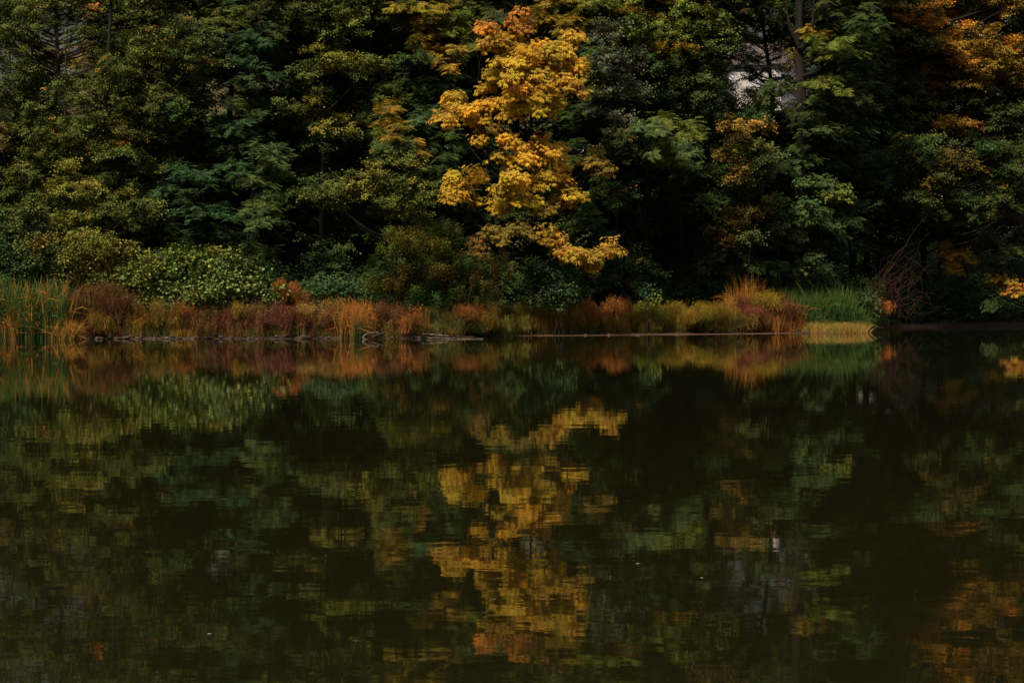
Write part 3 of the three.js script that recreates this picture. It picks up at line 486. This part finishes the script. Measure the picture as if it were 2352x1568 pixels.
// ---------------------------------------------------------------- the wood behind
seed = 4242;
{
  const lab = 'dark green tree deep in the shaded wood', grp = 'dark trees inside the wood';
  const spots = [[-260, 70], [-120, 74], [60, 76], [330, 72], [440, 76], [520, 72], [650, 71], [700, 78], [800, 72.5], [860, 76], [960, 71.5], [1040, 76], [1100, 70.5], [1180, 74], [1290, 71], [1360, 76], [1450, 71.5], [1530, 76], [1590, 72], [1680, 77], [1990, 79.5], [1790, 78], [1830, 81], [1740, 79], [1900, 74], [1960, 82], [2030, 85], [2120, 86], [2210, 87], [2290, 85], [2400, 87], [2520, 82], [2640, 80]];
  spots.forEach(([px, depth], i) => {
    const boughs = [], gap = (px > 1660 && px < 1890) || px < 100;
    const yLow = depth < 73 ? 610 : 560;
    for (let k = 0; k < 26; k++) { const y = rr(gap && px < 1900 && px > 1600 ? 290 : gap ? 150 : -20, yLow); boughs.push([px + gauss() * 85, y, rr(120, 200), rr(70, 120), k % 5 ? 'leafg' : 'sage', rr(-1.5, 2), 0.55, 1.7]); }
    tree({ name: 'forest_tree', label: lab, group: grp, px, depth, top: [px + rr(-30, 30), !gap ? -360 : px < 100 ? -100 : 260], r: rr(0.12, 0.22), kind: i % 3 ? 'alder' : 'feather', col: 'leafg', mat: 'solid', noFill: true, boughs, above: gap ? undefined : [px - 130, px + 130, -380, 22, ['leafg', 'sage']] });
  });
}
{ // shaded undergrowth between the trunks
  const list = [], root = new THREE.Group();
  root.name = 'undergrowth'; root.userData = { kind: 'stuff', label: 'dark undergrowth filling the shade between the trunks', category: 'undergrowth' }; scene.add(root);
  for (let i = 0; i < 18000; i++) {
    const x = rr(-24, 26), t = (x > 13.4 ? 0.5 : 5.2) + 24 * Math.pow(rnd(), 1.3), d = shore(x) + t, n = fbm(x * 0.3, d * 0.3, 4), y = ground(x, d) + rr(0, 1.3 + 1.4 * n + 0.07 * t), a = rr(0, 6.283), k = rr(0.7, 1.2);
    const up = V(gauss() * 0.4, 1, 0.4 + gauss() * 0.4).normalize(), dd = V(Math.cos(a), 0, Math.sin(a)); dd.addScaledVector(up, -dd.dot(up)).normalize();
    list.push({ p: V(x, y, -d), d: dd, up, s: rr(1.1, 1.6), c: C[n > 0 ? 'green' : 'leafg'].map((v) => v * k) });
  }
  crown(root, list, 'alder', MAT.solid, 'foliage');
}
console.log('wood', S.n);

// ---------------------------------------------------------------- bank plants
seed = 909;
bush({ name: 'leafy_bush', label: 'dull green bush behind the tall reeds at the left edge', px: 40, depth: 61.5, kind: 'bramble', col: 'green', boughs: [[30, 570, 140, 70], [-60, 600, 140, 130], [20, 630, 130, 60], [90, 610, 100, 60], [80, 560, 80, 50, 'olive']] });
bush({ name: 'leafy_bush', label: 'olive brown bush between the reeds and the bright bramble', px: 190, depth: 61.2, kind: 'bramble', size: 0.8, col: 'olive', boughs: [[130, 600, 130, 80], [200, 570, 130, 80, 'olivey'], [240, 620, 130, 80, 'brown'], [170, 650, 150, 50], [60, 600, 110, 60, 'green'], [270, 570, 90, 60, 'olivey'], [280, 650, 80, 50, 'brown'], [100, 560, 90, 50, 'brown']] });
bush({ name: 'bramble_bush', label: 'bright green rounded bramble with pale leaves on the left bank', px: 460, depth: 60.4, kind: 'bramble', col: 'bram', dens: 1.2, size: 1.15, spark: 0.1, sparkCol: 'lime', boughs: [[350, 640, 100, 80], [420, 625, 120, 80], [500, 625, 120, 80], [560, 640, 90, 70], [600, 670, 90, 60], [400, 690, 150, 50], [500, 690, 150, 50], [340, 600, 70, 50, 'olivey'], [450, 590, 110, 40, 'lime'], [520, 600, 60, 36], [570, 690, 90, 40], [635, 690, 50, 30, 'olivey'], [330, 690, 60, 40], [420, 582, 60, 30, 'lime'], [500, 578, 40, 30, 'olivey'], [620, 655, 70, 50, 'green'], [305, 640, 70, 70, 'olive'], [460, 660, 180, 50], [560, 610, 60, 30, 'olive'], [380, 600, 60, 40]] });
bush({ name: 'broad_bush', label: 'dark green broad bush in the middle of the bank', px: 1000, depth: 61.6, kind: 'willow', col: 'green', dens: 1.2, boughs: [[960, 560, 150, 80, 'olivey'], [900, 570, 70, 50, 'lime'], [1000, 600, 140, 80, 'olive'], [1060, 620, 140, 90, 'green'], [960, 640, 140, 80, 'brown'], [1090, 680, 120, 70, 'olive'], [900, 650, 80, 50, 'lime'], [980, 690, 150, 60], [1130, 630, 90, 80, 'brown'], [880, 610, 60, 40, 'green'], [1010, 530, 100, 30, 'olive'], [1030, 720, 110, 50, 'sage'], [860, 660, 70, 30, 'olivey']] });
bush({ name: 'blue_green_shrub', label: 'blue green shrub under the lowest yellow maple bough', px: 1275, depth: 62.8, kind: 'bramble', col: 'blue', boughs: [[1270, 620, 110, 50], [1240, 650, 70, 50], [1290, 655, 80, 50], [1270, 690, 100, 40, 'leafg'], [1310, 620, 50, 40, 'bluel'], [1220, 610, 50, 40, 'green']] });
bush({ name: 'blue_green_shrub', label: 'small blue green shrub left of the orange sedge', px: 760, depth: 61, kind: 'bramble', col: 'blue', boughs: [[760, 660, 90, 50], [810, 660, 60, 40], [720, 680, 60, 36, 'green'], [830, 680, 60, 30, 'green']] });
bush({ name: 'twiggy_plant', label: 'reddish twiggy plant at the right end of the bramble', px: 655, depth: 60.6, kind: 'weed', col: 'rust', bark: 'red', boughs: [[650, 665, 36, 40], [672, 680, 36, 40], [700, 705, 40, 30, 'red'], [690, 690, 30, 30, 'rust']] });
bush({ name: 'green_sprig', label: 'single upright green sprig at the edge of the black hollow', px: 1490, depth: 64, kind: 'bramble', col: 'blue', boughs: [[1487, 665, 24, 40], [1500, 690, 40, 22, 'lime']] });
const WG = 'weed clumps along the bank';
const weeds = [
  ['tall brown red weeds beside the left reeds', 225, 59.3, [[200, 690, 90, 50], [250, 700, 100, 60], [190, 730, 80, 50], [270, 735, 90, 50, 'ochre'], [230, 750, 100, 30, 'red'], [230, 670, 70, 26, 'brown'], [300, 745, 30, 18, 'mustard']]],
  ['olive and rust weeds below the left half of the bramble', 370, 59.4, [[330, 740, 80, 40, 'brown'], [380, 725, 80, 40, 'ochre'], [430, 740, 60, 40, 'red'], [350, 755, 90, 24, 'brown'], [420, 715, 30, 40, 'rust']]],
  ['purple red weeds below the right half of the bramble', 540, 59.4, [[480, 745, 80, 40, 'brown'], [530, 735, 90, 45, 'redp'], [590, 730, 90, 45, 'redp'], [520, 755, 120, 24, 'red'], [560, 715, 60, 24, 'ochre']]],
  ['crimson weeds with a yellow top left of the orange sedge', 690, 59.4, [[650, 730, 80, 45, 'redp'], [700, 735, 80, 45, 'red'], [735, 715, 60, 40, 'tan'], [700, 755, 130, 24, 'brown'], [650, 755, 60, 24, 'red'], [765, 740, 40, 40, 'reedy']]],
  ['rusty round weed clump right of the orange sedge', 905, 59.6, [[880, 725, 60, 40, 'red'], [915, 735, 80, 45, 'rust'], [945, 745, 40, 36, 'red'], [900, 755, 100, 22, 'brown'], [940, 758, 40, 16, 'mustard']]],
  ['dull olive herbs under the middle bush', 1045, 61.4, [[1000, 735, 80, 36, 'olive'], [1060, 735, 90, 36, 'brown'], [1120, 730, 80, 40, 'ochre'], [1030, 750, 120, 22, 'sage'], [1090, 715, 60, 26, 'rust'], [1150, 745, 80, 30, 'olivey']]],
  ['yellow olive herbs along the back of the sand bar', 1250, 64.6, [[1200, 735, 90, 34, 'lime'], [1260, 742, 100, 30, 'mustard'], [1310, 735, 90, 34, 'ochre'], [1180, 715, 80, 26, 'olivey'], [1230, 722, 70, 28, 'ochre'], [1290, 725, 70, 28, 'mustard'], [1250, 752, 140, 18, 'tan'], [1340, 750, 90, 20, 'lime']]],
  ['rust red weed clump in the middle of the sand bar', 1385, 64.8, [[1360, 722, 70, 36, 'rust'], [1400, 712, 60, 40, 'rust'], [1340, 735, 70, 28, 'red'], [1405, 742, 60, 26, 'ochre'], [1420, 695, 24, 20, 'red']]],
  ['low olive green herbs left of the right reeds', 1540, 65.6, [[1470, 725, 80, 44, 'mustard'], [1530, 715, 90, 44, 'lime'], [1590, 720, 90, 44, 'mustard'], [1500, 745, 110, 28, 'olivey'], [1560, 735, 120, 34, 'ochre'], [1580, 745, 110, 26, 'brown'], [1640, 715, 70, 36, 'ochre'], [1450, 745, 60, 24, 'ochre'], [1640, 740, 70, 30, 'sage']]],
  ['pink red weed clump at the foot of the right reeds', 1745, 66.6, [[1710, 715, 70, 44, 'redp'], [1750, 715, 70, 44, 'redp'], [1790, 725, 60, 44, 'red'], [1730, 740, 110, 28, 'ochre'], [1780, 745, 80, 20, 'rust'], [1690, 735, 50, 28, 'olivey'], [1815, 715, 40, 40, 'red'], [1770, 690, 70, 24, 'mustard']]],
];
for (const [label, px, depth, boughs] of weeds) for (const q of boughs) { q[2] *= 1.45; q[3] *= 1.05; }
for (const [label, px, depth, boughs] of weeds) { const leafy = /herbs/.test(label); bush({ name: 'weed_clump', label, category: 'weeds', group: WG, px, depth, kind: 'weed', dens: leafy ? 1.4 : 0.72, size: leafy ? 0.85 : 1, col: 'red', bark: 'red', boughs }); }
const RG = 'reed and sedge clumps along the bank';
reeds({ name: 'reed_clump', label: 'tall green reeds with ochre tips at the left edge of the shore', category: 'reeds', group: RG, px: 75, depth: 58.2, rows: [[-120, 150, 142, 340, 'reed'], [-100, 150, 138, 120, 'straw'], [105, 165, 66, 26, 'straw', 57.9, 58.4, 0.15], [140, 175, 60, 12, 'straw', 57.9, 58.3, 0.45], [-20, 40, 80, 16, 'straw', 57.9, 58.3, -0.2]] });
reeds({ name: 'sedge_clump', label: 'orange sedge clump with green blades in the middle of the left bank', category: 'sedge', group: RG, px: 815, depth: 58.9, spread: 0.05, rows: [[780, 858, 92, 70, 'sedge'], [785, 850, 84, 26, 'straw'], [812, 842, 60, 36, 'reed', 58.8, 59]] });
reeds({ name: 'reed_clump', label: 'golden dry reeds behind the pink red weeds', category: 'reeds', group: RG, spread: 0.05, px: 1720, depth: 67.4, rows: [[1680, 1780, 96, 110, 'straw'], [1685, 1745, 130, 40, 'straw'], [1670, 1800, 112, 34, 'reed', 68, 69], [1740, 1830, 92, 60, 'straw']] });
reeds({ name: 'reed_clump', label: 'dark green reeds at the right end of the bank', category: 'reeds', group: RG, px: 1875, depth: 67.6, rows: [[1795, 1955, 100, 420, 'reed'], [1780, 1930, 92, 44, 'straw'], [1840, 1945, 124, 60, 'reed'], [1930, 1990, 66, 40, 'reed']] });
reeds({ name: 'sedge_clump', label: 'pale mown looking sedge tussock on the point of the bank', category: 'sedge', group: RG, px: 1905, depth: 66.6, kind: 'grass', spread: 0.15, rows: [[1845, 1985, 26, 420, 'tan', 66.6, 67.8], [1850, 1975, 24, 320, 'lime', 66.7, 67.9]] });
reeds({ name: 'dry_stalks', label: 'sparse dry pinkish stalks below the middle of the bramble', category: 'stalks', px: 440, depth: 59.2, rows: [[420, 470, 70, 22, 'straw'], [400, 480, 60, 12, 'sedge']] });
{ // low grass and herbs over the whole bank
  const list = [], root = new THREE.Group();
  root.name = 'bank_grass'; root.userData = { kind: 'stuff', label: 'low grass and fallen herbs covering the bank', category: 'grass' }; scene.add(root);
  for (let i = 0; i < 13000; i++) {
    const x = rr(-20, 16), s = sandy(x), d = shore(x) + (s > 0.4 ? rr(1.9, 6.5) : 0.25 + 6 * rnd() * rnd()), y = ground(x, d);
    if (y < 0.03 || (x > 13.1 && rnd() < 0.8)) continue;
    const a = rr(0, 6.283), n = fbm(x * 0.5, d * 0.6, 5), cc = C[n > 0.25 ? 'ochre' : n > -0.05 ? 'olive' : n > -0.3 ? 'brown' : 'red'], k = rr(0.7, 1.2);
    list.push({ p: V(x, y, -d), d: V(Math.cos(a), 0, Math.sin(a)), up: V(0, 1, 0), s: rr(0.5, 1.1), c: cc.map((v) => v * k) });
  }
  crown(root, list, 'grass', MAT.leaf, 'blades');
}

{ // weeds between the clumps
  const list = [], root = new THREE.Group();
  root.name = 'bank_weeds'; root.userData = { kind: 'stuff', label: 'low rusty and olive weeds growing along the whole bank', category: 'weeds' }; scene.add(root);
  for (let i = 0; i < 10500; i++) {
    const x = rr(-20, 13), s = sandy(x), d = shore(x) + (s > 0.4 ? rr(2.1, 4.4) : rr(0.35, 2.4)), y = ground(x, d), n = fbm(x * 0.45, d * 0.5, 9), q = fbm(x * 1.3, d * 1.1, 21), left = x < -3.5;
    const cc = C[left ? (n > 0.3 ? 'ochre' : n > -0.1 ? 'red' : q > 0 ? 'brown' : 'redp') : (n > 0.2 ? 'mustard' : n > -0.1 ? 'olivey' : q > 0 ? 'ochre' : 'tan')], k = rr(0.8, 1.35), a = rr(0, 6.283);
    list.push({ p: V(x, y + 0.1 + 0.5 * Math.max(0, q) * rnd(), -d), d: V(Math.cos(a), 0, Math.sin(a)), up: V(gauss() * 0.2, 1, gauss() * 0.2).normalize(), s: rr(0.4, 0.95), c: cc.map((v) => v * k) });
  }
  for (const q of list) q.d.addScaledVector(q.up, -q.d.dot(q.up)).normalize();
  crown(root, list, 'weed', MAT.leaf, 'foliage');
}

// ---------------------------------------------------------------- stones, driftwood, houses
seed = 31;
const stoneMat = [[0.22, 0.17, 0.13], [0.14, 0.11, 0.09], [0.30, 0.25, 0.2]].map((c) => new THREE.MeshStandardMaterial({ color: new THREE.Color().setRGB(...c), map: barkTex, roughness: 0.9 }));
function stoneGeo(k) {
  const g = new THREE.IcosahedronGeometry(1, 2), p = g.attributes.position;
  for (let i = 0; i < p.count; i++) { const v = V(p.getX(i), p.getY(i), p.getZ(i)), r = 1 + 0.35 * noise.noise(v.x * 1.3 + k * 9, v.y * 1.3, v.z * 1.3); p.setXYZ(i, v.x * r, v.y * r * 0.55, v.z * r); }
  g.computeVertexNormals(); return g;
}
const stoneGeos = [0, 1, 2, 3].map(stoneGeo);
function stone(px, r, dd, label, group, m = 0) {
  const x = at(px, HORIZON, 58.8).x, d = shore(x) + dd, o = new THREE.Mesh(stoneGeos[Math.floor(rnd() * 4)], stoneMat[m]);
  o.name = numbered('shore_stone'); o.position.set(x, Math.max(0, ground(x, d)) + r * 0.12, -d); o.scale.set(r * rr(1, 1.6), r, r); o.rotation.y = rr(0, 6); o.castShadow = o.receiveShadow = true;
  o.userData = { label, category: 'stone' }; if (group) o.userData.group = group; scene.add(o);
}
for (let i = 0; i < 46; i++) stone(rr(165, 760), rr(0.05, 0.14), rr(-0.12, 0.3), 'small brown stone at the waterline of the left bank', 'stones along the left waterline', i % 3);
for (let i = 0; i < 12; i++) stone(rr(940, 1060), rr(0.06, 0.15), rr(-0.15, 0.25), 'brown stone in the heap where the sand bar begins', 'stones at the start of the sand bar', i % 2);
for (let i = 0; i < 10; i++) stone(rr(1100, 1950), rr(0.04, 0.08), rr(0, 1.4), 'pale pebble lying on the sand bar', 'pebbles on the sand bar', 2);
function drift(label, pts, r, m = 'pale', name = 'driftwood_branch') {
  const p = pts.map(([px, py, d]) => at(px, py, d)), c = p[0].clone(), o = new THREE.Mesh(limb(p.map((v) => v.sub(c)), r, r * 0.55, 7, 18), BARK[m]);
  o.name = numbered(name); o.position.copy(c); o.castShadow = o.receiveShadow = true; o.userData = { label, category: 'driftwood' }; scene.add(o);
}
drift('pale curved root looping into the water right of the orange sedge', [[868, 765, 58.7], [850, 766, 58.5], [836, 771, 58.3], [834, 777, 58.2], [845, 782, 58.0]], 0.05);
drift('short grey root inside the curved root loop', [[880, 766, 58.8], [866, 770, 58.5], [852, 776, 58.3]], 0.06, 'grey');
drift('straight pale branch on the stone heap', [[970, 767, 59.3], [1000, 769, 59.1], [1030, 772, 58.9]], 0.045);
drift('thin branch lying in the water at the start of the sand bar', [[980, 776, 58.7], [1060, 778, 58.6], [1110, 777.5, 58.7]], 0.03);
drift('white weathered log on the middle of the sand bar', [[1322, 764, 64.6], [1345, 764.5, 64.4], [1366, 766, 64.2]], 0.06);
drift('dark branch on the right of the sand bar', [[1830, 764, 66.2], [1862, 763, 66.4]], 0.04, 'grey');

function house(label, px, py, depth, w, h, dz, turn, wallC, roofC) {
  const p = at(px, py, depth), gy = ground(p.x, depth), o = thing('house', label, 'house', V(p.x, gy - 0.3, -depth));
  o.rotation.y = turn;
  const hw = w / 2, e = p.y - gy + 0.3, rh = h;
  const wm = new THREE.MeshStandardMaterial({ color: new THREE.Color().setRGB(...wallC), roughness: 0.9 }), rm = new THREE.MeshStandardMaterial({ color: new THREE.Color().setRGB(...roofC), map: barkTex, roughness: 0.85 });
  const s = new THREE.Shape(); s.moveTo(-hw, 0); s.lineTo(hw, 0); s.lineTo(hw, e - rh); s.lineTo(0, e); s.lineTo(-hw, e - rh);
  const wg = new THREE.ExtrudeGeometry(s, { depth: dz, bevelEnabled: false }); wg.translate(0, 0, -dz / 2); part('wall', wg, wm, o);
  const L = Math.hypot(hw, rh) + 0.35, a = Math.atan2(rh, hw);
  for (const q of [-1, 1]) {
    const rows = 9;
    for (let i = 0; i < rows; i++) {
      const g = new THREE.BoxGeometry(L / rows + 0.04, 0.06, dz + 0.7), u = (i + 0.5) / rows * L;
      const m = part('roof_course', g, rm, o); m.position.set(q * Math.cos(a) * u, e - Math.sin(a) * u + 0.09, 0); m.rotation.z = -q * (a - 0.05);
    }
  }
  const gm = new THREE.MeshPhysicalMaterial({ color: 0x20262a, roughness: 0.1 }), fm = new THREE.MeshStandardMaterial({ color: 0xd8d4cc, roughness: 0.7 });
  for (const [x, y] of [[-hw * 0.5, e - rh - 1.2], [hw * 0.5, e - rh - 1.2], [0, e - rh + 0.1]]) {
    const f = part('window', new THREE.BoxGeometry(0.9, 1.1, 0.08), fm, o); f.position.set(x, y, dz / 2 + 0.03);
    const g = part('pane', new THREE.BoxGeometry(0.7, 0.9, 0.04), gm, f); g.position.z = 0.04;
  }
}
house('pale lilac grey house showing between the dark trunks at the top right', 1752, 95, 125, 3.6, 1.7, 3.6, 1.15, [0.6, 0.56, 0.6], [0.42, 0.38, 0.42]);
house('white house glimpsed through the leaves behind the yellow maple', 1405, 250, 97, 5, 1.6, 6, -0.3, [0.75, 0.73, 0.74], [0.2, 0.14, 0.12]);
house('white house glimpsed in specks through the dark wood at the right', 1990, 312, 99, 3.4, 1.0, 6, 0.1, [0.75, 0.75, 0.78], [0.2, 0.16, 0.15]);
for (const [px, py, s] of [[480, 1461, 0.008], [1465, 1298, 0.010], [1612, 1331, 0.008], [1136, 1380, 0.006]]) {
  const d = EYE * F / (py - HORIZON) * 0.9985, p = at(px, py, d), L = new LeafSet();
  for (const e of [0, 2.1, 4.2]) L.leaf(V(0, 0.002, 0), V(Math.cos(e), 0.25, Math.sin(e)), V(0, 1, 0), s * 1.6, s, [0.5, 0.47, 0.42]);
  const m = new THREE.Mesh(L.build(), MAT.solid); m.name = numbered('floating_fluff'); m.position.set(p.x, 0.003, p.z); m.castShadow = m.receiveShadow = true;
  m.userData = { label: 'tiny white fluff floating on the dark water', category: 'fluff', group: 'white specks on the water' }; scene.add(m);
}
console.log('sprays', S.n, 'things', scene.children.length);
renderer.render(scene, camera);
